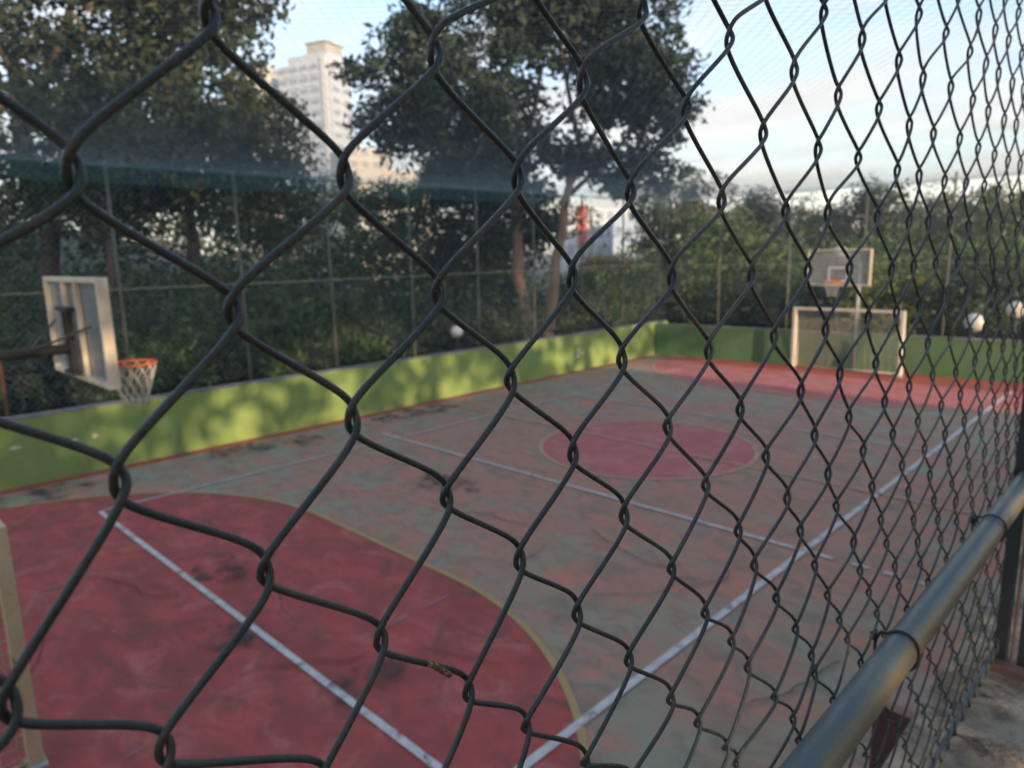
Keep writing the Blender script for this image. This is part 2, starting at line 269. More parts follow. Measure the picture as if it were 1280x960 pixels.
# ------------------------------------------------------------------ chain-link fence beside the camera
EYE = 3.9; DF = .262
KNOT = {(11,-3):(2.529,0.789),(13,-3):(2.898,0.784),(15,-3):(3.337,0.783),(17,-3):(3.688,0.770),(19,-3):(4.164,0.801),(1,-1):(0.446,0.332),(3,-1):(0.840,0.357),(5,-1):(1.251,0.376),(7,-1):(1.675,0.376),(9,-1):(2.119,0.365),(11,-1):(2.546,0.358),(13,-1):(2.940,0.357),(15,-1):(3.426,0.350),(17,-1):(3.750,0.349),(19,-1):(4.201,0.352),(21,-1):(4.650,0.367),(23,-1):(5.092,0.377),(25,-1):(5.495,0.370),(27,-1):(5.936,0.348),(29,-1):(6.343,0.333),(6,-2):(1.471,0.566),(8,-2):(1.891,0.586),(10,-2):(2.319,0.577),(12,-2):(2.699,0.555),(14,-2):(3.135,0.566),(16,-2):(3.544,0.552),(18,-2):(3.928,0.553),(20,-2):(4.425,0.581),(16,-4):(3.557,1.005),(18,-4):(3.998,1.016),(20,-4):(4.473,1.020),(22,-4):(4.846,1.026),(0,0):(0.258,0.114),(2,0):(0.641,0.139),(4,0):(1.042,0.162),(6,0):(1.430,0.156),(8,0):(1.875,0.157),(10,0):(2.305,0.143),(12,0):(2.667,0.150),(14,0):(3.210,0.148),(16,0):(3.657,0.143),(18,0):(3.973,0.147),(20,0):(4.382,0.156),(22,0):(4.797,0.144),(24,0):(5.335,0.164),(26,0):(5.732,0.151),(28,0):(6.277,0.133),(1,1):(0.440,-0.068),(3,1):(0.824,-0.057),(5,1):(1.210,-0.039),(7,1):(1.622,-0.049),(9,1):(2.083,-0.057),(11,1):(2.515,-0.056),(13,1):(2.923,-0.059),(15,1):(3.454,-0.075),(17,1):(3.785,-0.066),(19,1):(4.172,-0.063),(21,1):(4.640,-0.072),(23,1):(5.087,-0.066),(25,1):(5.511,-0.057),(27,1):(6.039,-0.070),(29,1):(6.449,-0.111),(0,2):(0.263,-0.284),(2,2):(0.626,-0.262),(4,2):(1.007,-0.245),(6,2):(1.399,-0.244),(8,2):(1.829,-0.270),(10,2):(2.262,-0.266),(12,2):(2.712,-0.282),(14,2):(3.185,-0.271),(16,2):(3.573,-0.273),(18,2):(3.938,-0.269),(20,2):(4.410,-0.249),(22,2):(4.933,-0.262),(24,2):(5.554,-0.298),(-1,3):(0.109,-0.536),(1,3):(0.449,-0.478),(3,3):(0.823,-0.453),(5,3):(1.209,-0.443),(7,3):(1.615,-0.459),(9,3):(2.038,-0.478),(11,3):(2.510,-0.489),(13,3):(2.893,-0.474),(15,3):(3.331,-0.488),(17,3):(3.712,-0.479),(19,3):(4.154,-0.480),(0,4):(0.276,-0.694),(2,4):(0.654,-0.681),(4,4):(1.023,-0.648),(6,4):(1.414,-0.655),(8,4):(1.834,-0.681),(10,4):(2.241,-0.681),(12,4):(2.664,-0.685),(14,4):(3.030,-0.680),(16,4):(3.499,-0.690),(18,4):(3.876,-0.672),(20,4):(4.308,-0.672),(22,4):(4.832,-0.727),(24,4):(5.323,-0.717),(3,5):(0.861,-0.890),(5,5):(1.221,-0.855),(7,5):(1.649,-0.887),(9,5):(2.058,-0.894),(11,5):(2.439,-0.880),(13,5):(2.833,-0.882),(15,5):(3.244,-0.873),(17,5):(3.665,-0.881),(4,6):(1.033,-1.065),(6,6):(1.441,-1.080),(8,6):(1.854,-1.107),(10,6):(2.189,-1.061),(12,6):(2.577,-1.053),(14,6):(2.950,-1.058),(16,6):(3.407,-1.086),(5,7):(1.250,-1.288),(7,7):(1.661,-1.313),(9,7):(2.041,-1.290),(11,7):(2.387,-1.262),(13,7):(2.747,-1.253),(15,7):(3.205,-1.298),(17,7):(3.583,-1.304),(8,8):(1.829,-1.485),(10,8):(2.174,-1.448),(12,8):(2.586,-1.473),(14,8):(2.915,-1.454),(16,8):(3.324,-1.480),(18,8):(3.708,-1.470),(9,9):(2.030,-1.692),(11,9):(2.416,-1.690),(13,9):(2.774,-1.673),(15,9):(3.087,-1.641),(17,9):(3.483,-1.654),(10,10):(2.118,-1.801),(12,10):(2.615,-1.888),(14,10):(2.824,-1.783),(16,10):(3.215,-1.795),(18,10):(3.641,-1.833)}
CY = (0.2316, 1.99322, -0.02096, 0.06694, -0.10632, 0.113, 0.05867, -0.11317, -0.00548, 0.00298)
CZ = (0.13526, 0.04913, -1.0183, -0.03425, -0.016, -0.03103, -0.00601, 0.02691, 0.00601, 0.01178)
def knot(i, j):
    if (i, j) in KNOT: y, z = KNOT[(i, j)]
    else:
        ci, cj = min(max(i, -1), 29), min(max(j, -4), 10); a, b = ci/10, cj/5
        F = (1, a, b, a*a, a*b, b*b, a*a*b, a*b*b, a**3, b**3)
        y = sum(p*q for p, q in zip(F, CY)) + (i-ci)*.206; z = sum(p*q for p, q in zip(F, CZ)) - (j-cj)*.206
        h = random.Random(i*131+j*17); y += h.uniform(-.02, .02); z += h.uniform(-.012, .012)
    return np.array((-DF, y*DF, EYE + z*DF))
M_wire = mat('green_coated_wire', (.016, .025, .024), (.032, .038, .036), 30, .42, .2, 320, c3=(.075, .060, .050), s3=14, lo3=.50, hi3=.75, c4=(.20, .18, .15), s4=150, lo4=.70, hi4=.74)
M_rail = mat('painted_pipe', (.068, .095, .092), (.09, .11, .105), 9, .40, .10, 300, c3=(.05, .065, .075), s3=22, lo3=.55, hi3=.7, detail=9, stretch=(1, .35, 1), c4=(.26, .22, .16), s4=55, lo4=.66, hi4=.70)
def warm_light_strip(m):      # tan mixed into the colour as warm light along the walkway side of the pipe
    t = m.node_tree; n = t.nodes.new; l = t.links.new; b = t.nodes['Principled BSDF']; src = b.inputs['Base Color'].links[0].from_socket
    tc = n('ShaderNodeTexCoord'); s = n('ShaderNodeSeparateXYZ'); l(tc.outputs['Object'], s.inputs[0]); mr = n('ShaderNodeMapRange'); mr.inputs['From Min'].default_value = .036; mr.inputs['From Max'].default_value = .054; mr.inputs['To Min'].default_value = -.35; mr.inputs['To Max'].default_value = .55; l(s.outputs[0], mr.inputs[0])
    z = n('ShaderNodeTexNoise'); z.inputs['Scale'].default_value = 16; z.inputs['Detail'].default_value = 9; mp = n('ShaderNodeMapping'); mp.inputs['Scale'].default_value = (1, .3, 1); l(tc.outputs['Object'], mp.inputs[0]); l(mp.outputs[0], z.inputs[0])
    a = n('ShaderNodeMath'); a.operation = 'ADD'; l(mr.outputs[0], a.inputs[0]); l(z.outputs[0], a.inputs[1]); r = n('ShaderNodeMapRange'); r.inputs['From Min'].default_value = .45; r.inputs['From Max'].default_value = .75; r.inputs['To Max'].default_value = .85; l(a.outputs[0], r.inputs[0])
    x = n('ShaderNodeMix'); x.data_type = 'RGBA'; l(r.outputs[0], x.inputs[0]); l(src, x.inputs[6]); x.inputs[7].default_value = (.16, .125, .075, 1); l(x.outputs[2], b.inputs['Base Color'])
warm_light_strip(M_rail)
M_steel = mat('galvanised_rod', (.14, .155, .16), (.07, .075, .075), 30, .5, metal=.5)
M_black = mat('dark_tie_wire', (.012, .014, .014), rough=.5)
M_rust = mat('rusty_torn_coating', (.13, .055, .025), (.40, .32, .24), 260, .85, lo=.5, hi=.6)
M_dpaint = mat('dark_green_iron', (.014, .018, .018), (.025, .027, .025), 12, .6, c3=(.05, .03, .02), s3=18, lo3=.6, hi3=.7)
M_brownp = mat('brown_iron', (.16, .085, .06), (.10, .055, .045), 14, .6, c3=(.25, .2, .17), s3=20, lo3=.6, hi3=.7)
fence = empty('chain_link_fence', (-DF, .4, 2.9), 'dark green chain-link fence close in front, with a pipe rail along it', 'fence')
FO = np.array((-DF, .4, 2.9))
RW = .0065*DF; dl = .0106*DF; ev = .0265*DF; eh = .0074*DF
def catmull(P, n=9):
    P = np.asarray(P); out = []
    for i in range(1, len(P)-2):
        p0, p1, p2, p3 = P[i-1], P[i], P[i+1], P[i+2]
        def tj(t, a, b): return t + np.linalg.norm(b-a)**.5
        t0 = 0; t1 = tj(t0, p0, p1); t2 = tj(t1, p1, p2); t3 = tj(t2, p2, p3)
        m = n if np.linalg.norm(p2-p1) > .02 else max(4, n//2)
        for t in np.linspace(t1, t2, m, endpoint=False):
            A1 = (t1-t)/(t1-t0)*p0+(t-t0)/(t1-t0)*p1; A2 = (t2-t)/(t2-t1)*p1+(t-t1)/(t2-t1)*p2; A3 = (t3-t)/(t3-t2)*p2+(t-t2)/(t3-t2)*p3
            B1 = (t2-t)/(t2-t0)*A1+(t-t0)/(t2-t0)*A2; B2 = (t3-t)/(t3-t1)*A2+(t-t1)/(t3-t1)*A3
            out.append((t2-t)/(t2-t1)*B1+(t-t1)/(t2-t1)*B2)
    return np.array(out)
JTOP, JBOT = -12, 19
for c in range(-13, 37):
    P = []
    for j in range(JTOP, JBOT):
        left = (c + j) % 2 == 0
        K = knot(c, j) if left else knot(c+1, j)
        s = -1 if left else 1          # which way this wire turns here
        h = random.Random(c*977+j*31); k = h.uniform(.85, 1.2); q = h.uniform(.8, 1.25)
        # left turn: arrives in front from the upper right, leaves behind to the lower right; right turn the reverse
        P.append(K + np.array((dl*(1 if left else -1), -s*.35*eh, ev*k)))
        P.append(K + np.array((0, s*eh*q, h.uniform(-.3, .3)*RW)))
        P.append(K + np.array((dl*(-1 if left else 1), -s*.35*eh, -ev*k)))
    P = [2*P[0]-P[1]] + P + [2*P[-1]-P[-2]]
    mb = MB(); pts = catmull(P, 11); mb.tube(pts, RW, 8); shift(mb, FO).build('wire', M_wire, fence, True)
# torn coating on one wire
a, b = knot(2, 4), knot(3, 5); mid = a*.36+b*.64 + np.array((-.0006, 0, .0012)); dr = (b-a)/np.linalg.norm(b-a)
mb = MB(); mb.tube([mid-dr*.008, mid-dr*.0075, mid-dr*.003, mid+dr*.004, mid+dr*.010, mid+dr*.011], [RW*.8, RW*1.06, RW*1.01, RW*1.07, RW*1.02, RW*.8], 9); o = shift(mb, FO).build('torn_coating', M_rust, fence, True); tag(o, 'rusty torn spot in the wire coating')
RAILC = np.array((-.231, 0, 3.372)); RR = .0217
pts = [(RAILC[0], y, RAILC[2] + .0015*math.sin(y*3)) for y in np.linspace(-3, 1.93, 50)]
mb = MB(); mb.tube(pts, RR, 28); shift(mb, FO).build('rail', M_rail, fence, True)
for y, tilt in ((-.6, .02), (.10, .01), (.952, .012), (1.507, .016)):
    ring = []
    for t in np.linspace(0, 2*math.pi, 33)[:-1]:
        rr = RR+.0022 + (.006 if math.cos(t) < -.75 else 0); ring.append((RAILC[0]+rr*math.cos(t), y+tilt*math.sin(t)*.7, RAILC[2]+rr*math.sin(t)))
    mb = MB(); mb.tube(ring, .0021, 8, closed=True)
    e0 = np.array((RAILC[0]-RR-.009, y, RAILC[2]+.012))     # twisted tail on the mesh side
    mb.tube([e0+np.array((.003*math.cos(a)-.002, .003*math.sin(a), .0012*a-.01)) for a in np.linspace(0, 14, 40)], .0021, 7)
    shift(mb, FO).build('tie_wire', M_black, fence, True)
mb = MB(); mb.tube([(-DF+.004, y, 2.935+.004*math.sin(y*9)+.003*math.sin(y*23)) for y in np.linspace(-3, 1.95, 90)], .0062, 10); shift(mb, FO).build('bottom_rod', M_steel, fence, True)
# loose wire ends hooked round the bottom rod
for c in range(-6, 38):
    K = knot(c, 18 if c % 2 == 0 else 17); h = random.Random(c); mb = MB()
    x, y = -DF, K[1]; z0 = 2.935
    mb.tube([(x-.002, y+.006, z0+.035), (x-.006, y, z0+.008), (x+.004, y-.003, z0-.008), (x+.013, y+h.uniform(-.01, .01), z0+.004), (x+.010, y+h.uniform(-.015, .015), z0+.02+h.uniform(0, .02))], .0024, 6); shift(mb, FO).build('hooked_end', M_wire, fence, True)
for y in (-2.9,):
    mb = MB(); mb.tube([(-.205, y, 2.88), (-.205, y, 5.9)], .03, 16); shift(mb, FO).build('fence_post', M_dpaint, fence, True)
# iron gate frame closing the walkway at the end of the fence
gate = empty('iron_gate', (-.24, 1.9, 2.88), 'dark iron gate frame with brown bottom bar where the fence ends', 'gate'); GO = (-.24, 1.9, 2.88)
for (x, y, ww) in ((-.247, 1.915, .026), (-.198, 1.93, .032), (.86, 1.97, .032)):
    mb = MB(); mb.box((x-ww/2, y-ww/2, 2.89), (x+ww/2, y+ww/2, 5.4)); shift(mb, GO).build('upright', M_dpaint, gate, bevel=.002)
mb = MB(); mb.box((-.2275, 1.9065, 2.9), (-.2225, 1.9235, 5.35)); shift(mb, GO).build('latch_strip', M_brownp, gate, bevel=.001)
mb = MB(); mb.box((-.275, 1.865, 2.888), (.876, 1.899, 2.915)); shift(mb, GO).build('bottom_bar', M_brownp, gate, bevel=.003)
mb = MB(); mb.box((-.18, 1.915, 4.1), (.845, 1.945, 4.14)); shift(mb, GO).build('cross_bar', M_dpaint, gate, bevel=.002)
for k in range(8):
    x = -.1+.115*k; mb = MB(); mb.tube([(x, 1.93, 2.915), (x, 1.93, 5.35)], .007, 8); shift(mb, GO).build('bar', M_dpaint, gate, True)
# ------------------------------------------------------------------ goals and hoops
M_gpost = mat('cream_goal_paint', (.64, .50, .30), (.56, .40, .20), 5, .6, .1, 60, c3=(.10, .08, .06), s3=6, lo3=.64, hi3=.72)
M_gpost2 = mat('white_goal_paint', (.74, .66, .53), (.62, .52, .40), 5, .6, .1, 60, c3=(.2, .16, .12), s3=6, lo3=.66, hi3=.74)
M_string = mat('pale_net_string', (.58, .53, .45), rough=.9)
M_foot = mat('pale_base', (.5, .46, .4), (.3, .26, .22), 12, .9)
MATS = (M_gpost2, M_gpost)
def goal(y, sgn, x0, x1, label, bright):
    O = (CXM, y, 0); g = empty('futsal_goal', O, label, 'goal', 'futsal goals at the court ends'); H = 2.0; hw = .05; M_gpost = MATS[bright]; dp = (1.0 if bright else .33)*sgn; tp = dp*.45
    for x in (x0, x1):
        shift(MB().box((x-hw, y-hw, .02), (x+hw, y+hw, H)), O).build('post', M_gpost, g, bevel=.006)
        shift(MB().box((x-.10, y-.07, .0), (x+.10, y+.07, .028)), O).build('foot', M_foot, g, bevel=.006)
        mb = MB(); mb.tube([(x, y-sgn*0, H-.03), (x, y-tp, H-.03), (x, y-dp, .04), (x, y, .04)], .02, 10); shift(mb, O).build('stay', M_gpost, g, True)
    shift(MB().box((x0+hw, y-hw, H-.08), (x1-hw, y+hw, H-.001)), O).build('crossbar', M_gpost, g, bevel=.006)
    mb = MB(); mb.tube([(x0, y-dp, .04), (x1, y-dp, .04)], .02, 10); shift(mb, O).build('ground_bar', M_gpost, g, True)
    A = []; B = []; st = .10
    for x in np.arange(x0, x1+.01, st):        # top and back, hanging in folds
        A.append((x, y, H-.05)); B.append((x, y-tp, H-.06)); A.append((x, y-tp, H-.06)); B.append((x+random.uniform(-.03, .03), y-dp, .06))
    for t in np.linspace(0, 1, 20): A.append((x0, y-tp-(dp-tp)*t, (H-.06)*(1-t)+.06*t)); B.append((x1, y-tp-(dp-tp)*t, (H-.06)*(1-t)+.06*t))
    for t in np.linspace(0, 1, 4): A.append((x0, y-tp*t, H-.05)); B.append((x1, y-tp*t, H-.05))
    for x in (x0, x1):
        for z in np.arange(.1, H-.05, st): yb = y-tp-(dp-tp)*(1-(z-.06)/(H-.12)); A.append((x, y, z)); B.append((x, yb, z))
        for t in np.arange(.1, 1, .12): yy = y-dp*t; zt = H-.05 if abs(dp*t) < abs(tp) else .06+(H-.12)*(1-(t-.45)/.55); A.append((x, yy, .05)); B.append((x, yy, zt))
    o = straight_threads(np.array(A)-O, np.array(B)-O, .0062 if bright == 0 else .0045, 'net', M_string, g)
goal(GY0, 1, -9.3, -6.18, 'near goal at the left edge with scuffed yellowish post', 1)
goal(GY1, -1, -9.43, -6.2, 'far cream goal with net in front of the dark green end wall', 0)

M_frame = mat('cream_board_frame', (.68, .57, .42), (.56, .44, .30), 5, .6, .1, 50)
M_arm = mat('grey_hoop_arm', (.03, .032, .03), (.055, .05, .042), 8, .6)
M_grey = mat('grey_pole', (.34, .34, .32), (.26, .26, .25), 6, .6)
M_rim = mat('orange_rim', (.62, .13, .04), (.5, .10, .035), 8, .5)
M_line = mat('board_line', (.7, .68, .62), rough=.6)
M_blk = mat('black_bracket', (.012, .012, .012), rough=.5)
M_panel = bpy.data.materials.new('cloudy_acrylic'); M_panel.use_nodes = True
t = M_panel.node_tree; t.nodes.clear(); tr = t.nodes.new('ShaderNodeBsdfTransparent'); tr.inputs[0].default_value = (.78, .82, .85, 1); df = t.nodes.new('ShaderNodeBsdfPrincipled'); df.inputs['Base Color'].default_value = (.46, .45, .42, 1); df.inputs['Roughness'].default_value = .25
nzp = t.nodes.new('ShaderNodeTexNoise'); nzp.inputs['Scale'].default_value = 3; mr = t.nodes.new('ShaderNodeMapRange'); mr.inputs['To Min'].default_value = .25; mr.inputs['To Max'].default_value = .50; t.links.new(nzp.outputs[0], mr.inputs[0])
ms = t.nodes.new('ShaderNodeMixShader'); t.links.new(mr.outputs[0], ms.inputs[0]); t.links.new(tr.outputs[0], ms.inputs[1]); t.links.new(df.outputs[0], ms.inputs[2]); oo = t.nodes.new('ShaderNodeOutputMaterial'); t.links.new(ms.outputs[0], oo.inputs[0])
def hoop(cx, y, sgn, pole, z0, z1, label, armlow):
    """sgn: the court lies towards sgn*Y of the board"""
    O = (pole[0], pole[1], 0); h = empty('basketball_hoop', O, label, 'basketball hoop', 'basketball hoops at the court ends'); hw = .93; d = .045
    P = lambda mb, n, m, par=h, sm=False, bv=0: shift(mb, O).build(n, m, par, sm, bv)
    ys = sorted((y-sgn*.004, y+sgn*.004))
    pn = P(MB().box((cx-hw+.05, ys[0], z0+.05), (cx+hw-.05, ys[1], z1-.05)), 'backboard_panel', M_panel)
    fr = sorted((y-d, y+d))
    P(MB().box((cx-hw, fr[0], z1-.05), (cx+hw, fr[1], z1)), 'frame_bar', M_frame, bv=.006); P(MB().box((cx-hw, fr[0], z0), (cx+hw, fr[1], z0+.05)), 'frame_bar', M_frame, bv=.006)
    for s in (-1, 1):
        x = cx+s*(hw-.025); P(MB().box((x-.026, fr[0]-.002, z0+.051 if 0 else z0-.001), (x+.026, fr[1]+.002, z1+.001)), 'frame_bar', M_frame, bv=.006)
    for s in (-1, 1):
        x = cx+s*.22; ya = y-sgn*.03; yb = sorted((ya-.022, ya+.022)); P(MB().box((x-.022, yb[0], z0+.051), (x+.022, yb[1], z1-.051)), 'back_bar', M_frame, bv=.004)
    yl = y+sgn*.006
    for (xa, xb, za, zb) in ((-.295, .295, .52, .57), (-.295, .295, .12, .17), (-.295, -.245, .171, .519), (.245, .295, .171, .519)):
        yy = sorted((yl, yl+sgn*.002)); P(MB().box((cx+xa, yy[0], z0+za), (cx+xb, yy[1], z0+zb)), 'target_line', M_line)
    # bracket, arm, pole
    ab = y-sgn*.06; za = armlow
    for s in (-1, 1):
        x = cx+s*.07; yy = sorted((ab, ab-sgn*.05)); P(MB().box((x-.022, yy[0], z0+.10), (x+.022, yy[1], za+.36)), 'bracket', M_blk, bv=.003)
    yy = sorted((ab-sgn*.001, ab-sgn*.07)); P(MB().box((cx-.2, yy[0], za+.361), (cx+.2, yy[1], za+.40)), 'bracket_plate', M_blk); P(MB().box((cx-.16, yy[0], z0+.06), (cx+.16, yy[1], z0+.099)), 'bracket_plate', M_blk)
    mb = MB(); mb.tube([(pole[0], pole[1], za-.02), (cx, ab-sgn*.02, za)], .05, 14); P(mb, 'arm', M_arm, sm=True)
    for s in (-1, 1):
        mb = MB(); mb.tube([(cx+s*.62, y-sgn*.05, z0+.55), (cx+s*.06, ab-sgn*.35, za+.02)], .012, 8); P(mb, 'strut', M_arm, sm=True)
    mb = MB(); mb.tube([(pole[0], pole[1], -.1), (pole[0], pole[1], za+.25)], .055, 16); P(mb, 'pole', M_grey, sm=True)
    # rim and net
    rz = 2.885; rc = (cx, y+sgn*.43, rz); ring = [(rc[0]+.23*math.cos(a), rc[1]+.23*math.sin(a), rz) for a in np.linspace(0, 2*math.pi, 41)[:-1]]
    mb = MB(); mb.tube(ring, .013, 10, closed=True); mb.tube([(cx-.08, y+sgn*.03, rz), (cx-.05, y+sgn*.22, rz)], .011, 8); mb.tube([(cx+.08, y+sgn*.03, rz), (cx+.05, y+sgn*.22, rz)], .011, 8); rm = P(mb, 'rim', M_rim, sm=True)
    yy = sorted((y+sgn*.010, y+sgn*.035)); P(MB().box((cx-.11, yy[0], rz-.10), (cx+.11, yy[1], rz+.05)), 'rim_plate', M_rim, bv=.004)
    mb = MB(); lv = [(.228, 0), (.205, .09), (.175, .18), (.145, .27), (.125, .36), (.12, .44)]; n = 12
    for k in range(n):
        for s in (-1, 1):
            pts = [(rc[0]+r*math.cos(2*math.pi*(k+s*.5*i)/n), rc[1]+r*math.sin(2*math.pi*(k+s*.5*i)/n), rz-.01-q) for i, (r, q) in enumerate(lv)]; mb.tube(pts, .0045, 5)
    P(mb, 'net', M_string, sm=True)
hoop(-7.75, 1.86, 1, (-7.75, -.55), 2.79, 3.78, 'near hoop at the left seen from behind its backboard', 3.10)
hoop(-7.93, 22.25, -1, (-7.66, 23.28), 2.74, 3.84, 'far hoop facing the camera above the far goal', 3.20)

# ------------------------------------------------------------------ netting round and over the court
M_thread = mat('teal_net_thread', (.24, .33, .36), (.28, .36, .38), 3, .9)
M_hem = mat('teal_hem_rope', (.07, .19, .19), (.10, .22, .22), 3, .9)
M_npost = mat('net_post_paint', (.075, .085, .06), (.12, .11, .08), 5, .7)
M_rpost = mat('rusty_post', (.24, .10, .045), (.15, .07, .035), 7, .85)
M_cable = mat('pale_cable', (.34, .30, .20), rough=.7)
HEM = 5.76; NO = (-7.5, 11, 0)
net = empty('sports_netting', NO, 'tall teal netting on thin posts round and over the court', 'netting')
ypost = [-2.5, -.1, 2.31, 4.41, 6.86, 9.1, 11.5, 13.9, 16.3, 18.7, 21.1, 23.5]
for y in ypost:
    mb = MB(); lean = random.uniform(-.04, .04); mb.tube([(-15.05, y, -.3), (-15.05, y+lean, HEM+.05)], .032, 10); o = shift(mb, NO).build('net_post', M_rpost if y == 2.31 else M_npost, net, True)
    if y == 2.31: tag(o, 'rusty brown net post at the left edge')
for x in (-12.8, -10.2, -7.8, -5.42, -3.0, -.6):
    mb = MB(); mb.tube([(x, 23.98, -.3), (x, 23.98, HEM+(.22 if x == -5.42 else .05))], .032, 10); shift(mb, NO).build('net_post', M_npost, net, True)
def sag(p, q, s, r, n=40, m=M_cable, name='cable'):
    p = np.array(p); q = np.array(q); mb = MB(); mb.tube([p+(q-p)*t-np.array((0, 0, s*4*t*(1-t))) for t in np.linspace(0, 1, n)], r, 6); return shift(mb, NO).build(name, m, net, True)
sag((-15.05, -2.5, 3.42), (-15.05, 23.5, 3.42), .03, .011); sag((-15.05, 23.98, 3.40), (-.6, 23.98, 3.40), .03, .009)
sag((-15.05, -2.5, HEM), (-15.05, 23.98, HEM+.02), .06, .016, m=M_hem, name='hem_rope'); sag((-15.05, 23.98, HEM), (-.3, 23.98, HEM+.06), .04, .014, m=M_hem, name='hem_rope')
# roof net: diamond mesh of thin threads; side nets hang from the hem
def clipdiag(x0, x1, y0, y1, s, sg):
    A = []; B = []
    for c in np.arange(-(x1-x0), (y1-y0), s):
        t0, t1 = max(0, -c), min(x1-x0, (y1-y0)-c)
        if t1 - t0 < .1: continue
        xa, xb = (x0+t0, x0+t1) if sg > 0 else (x1-t0, x1-t1); A.append((xa, y0+c+t0)); B.append((xb, y0+c+t1))
    return np.array(A), np.array(B)
AA = []; BB = []
zr = lambda p: HEM - .02 - .30*np.sin(np.clip((p[:, 0]+15.05)/14.75, 0, 1)*math.pi)*np.sin(np.clip((p[:, 1]+2.5)/26.5, 0, 1)*math.pi)
for sg in (1, -1):
    A, B = clipdiag(-15.05, -.3, -2.5, 23.98, .135, sg)
    for k in range(8):
        p = A+(B-A)*k/8; q = A+(B-A)*(k+1)/8; AA.append(np.column_stack([p, zr(p)])); BB.append(np.column_stack([q, zr(q)]))
o = straight_threads(np.concatenate(AA)-NO, np.concatenate(BB)-NO, .0013, 'roof_net', M_thread, net); o['kind'] = 'stuff'
AA = []; BB = []
for sg in (1, -1):
    A, B = clipdiag(-2.5, 23.98, 1.3, HEM, .135, sg); AA.append(np.column_stack([np.full(len(A), -15.05), A])); BB.append(np.column_stack([np.full(len(A), -15.05), B]))
    A, B = clipdiag(-15.05, -.3, 1.25, HEM, .135, sg); AA.append(np.column_stack([A[:, 0], np.full(len(A), 23.98), A[:, 1]])); BB.append(np.column_stack([B[:, 0], np.full(len(A), 23.98), B[:, 1]]))
o = straight_threads(np.concatenate(AA)-NO, np.concatenate(BB)-NO, .0012, 'side_net', M_thread, net); o['kind'] = 'stuff'
AA = []; BB = []
for z in np.arange(0, .38, .014): AA.append((-15.05+.4*z, -2.5, HEM-z)); BB.append((-15.05+.4*z, 23.98, HEM+.02-z))
o = straight_threads(np.array(AA)-NO, np.array(BB)-NO, .0022, 'hem_band', M_hem, net)
AA = []; BB = []
for z in np.arange(0, .4, .03): AA.append((-15.05, 23.98-.4*z, HEM-.8*z)); BB.append((-.3, 23.98-.4*z, HEM+.06-.8*z))
o = straight_threads(np.array(AA)-NO, np.array(BB)-NO, .0014, 'hem_band', M_hem, net)

# globe lamps beyond the walls
M_globe = mat('white_globe', (.66, .62, .55), (.55, .50, .42), 5, .35, c3=(.45, .40, .32), s3=7, lo3=.58, hi3=.72); M_lpole = mat('lamp_pole', (.03, .035, .03), rough=.6)
for (x, y, z, r, lab) in ((-15.6, 13.5, 1.68, .19, 'small white globe lamp just above the lime green wall, left of the tree trunks'), (-4.75, 24.7, 1.57, .28, 'white globe lamp above the end wall right of the far goal, nearer the goal'),
                     (-3.78, 24.9, 1.98, .25, 'white globe lamp farthest right, above the end wall'), (-9.1, 25.6, 3.62, .30, 'white globe lamp behind the backboard of the far hoop')):
    l_ = empty('globe_lamp', (x, y, -.25), lab, 'lamp', 'white globe garden lamps')
    MB().sphere((0, 0, z+.25), r, 20, 12).build('globe', M_globe, l_, True); mb = MB(); mb.tube([(0, 0, 0), (0, 0, z+.25-r+.02)], .035, 10); mb.build('lamp_pole', M_lpole, l_, True)
    mb = MB(); mb.tube([(0, 0, z+.25-r-.03), (0, 0, z+.25-r+.05)], .08, 14); mb.build('collar', M_lpole, l_, True)
# ------------------------------------------------------------------ trees and undergrowth
M_bark = mat('grey_brown_bark', (.10, .07, .05), (.05, .038, .03), 5, .9, .5, 20, stretch=(1, 1, .25)); M_barko = mat('tan_bark', (.30, .19, .11), (.20, .12, .07), 4, .9, .4, 20, stretch=(1, 1, .3))
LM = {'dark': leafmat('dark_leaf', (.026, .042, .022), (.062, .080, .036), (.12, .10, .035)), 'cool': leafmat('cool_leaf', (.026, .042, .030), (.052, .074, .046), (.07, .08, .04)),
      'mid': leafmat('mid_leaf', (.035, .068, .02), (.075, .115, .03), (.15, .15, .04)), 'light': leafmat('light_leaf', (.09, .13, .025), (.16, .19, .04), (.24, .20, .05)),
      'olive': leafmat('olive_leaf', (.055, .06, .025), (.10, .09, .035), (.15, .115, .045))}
def bear(px, dist):   # a point on the ground at a bearing, in pixels of the survey photo's width, and a distance
    b = R(44.67) - math.atan((px-640)/885.); return -math.sin(b)*dist, math.cos(b)*dist
def leaves(name, centers, per, rad, size, m, parent, flat=.8, seed=0):
    g = np.random.default_rng(seed); C = np.repeat(np.asarray(centers, float), per, 0); n = len(C)
    off = g.normal(size=(n, 3)); off /= np.linalg.norm(off, axis=1)[:, None]; off *= (g.random(n)**.45)[:, None]*np.repeat(np.broadcast_to(rad, (len(centers),)), per)[:, None]; off[:, 2] *= flat
    P = C+off; u = g.normal(size=(n, 3)); u[:, 2] -= .35; u /= np.linalg.norm(u, axis=1)[:, None]; v = np.cross(u, g.normal(size=(n, 3))); v /= np.linalg.norm(v, axis=1)[:, None]
    s = (size*g.uniform(.6, 1.35, n))[:, None]; V = np.stack([P-u*s*.6, P+v*s*.27, P+u*s*.6, P-v*s*.27], 1).reshape(-1, 3)
    o = fastmesh(name, V, np.arange(n*4).reshape(n, 4), m, parent); o['kind'] = 'stuff'; return o
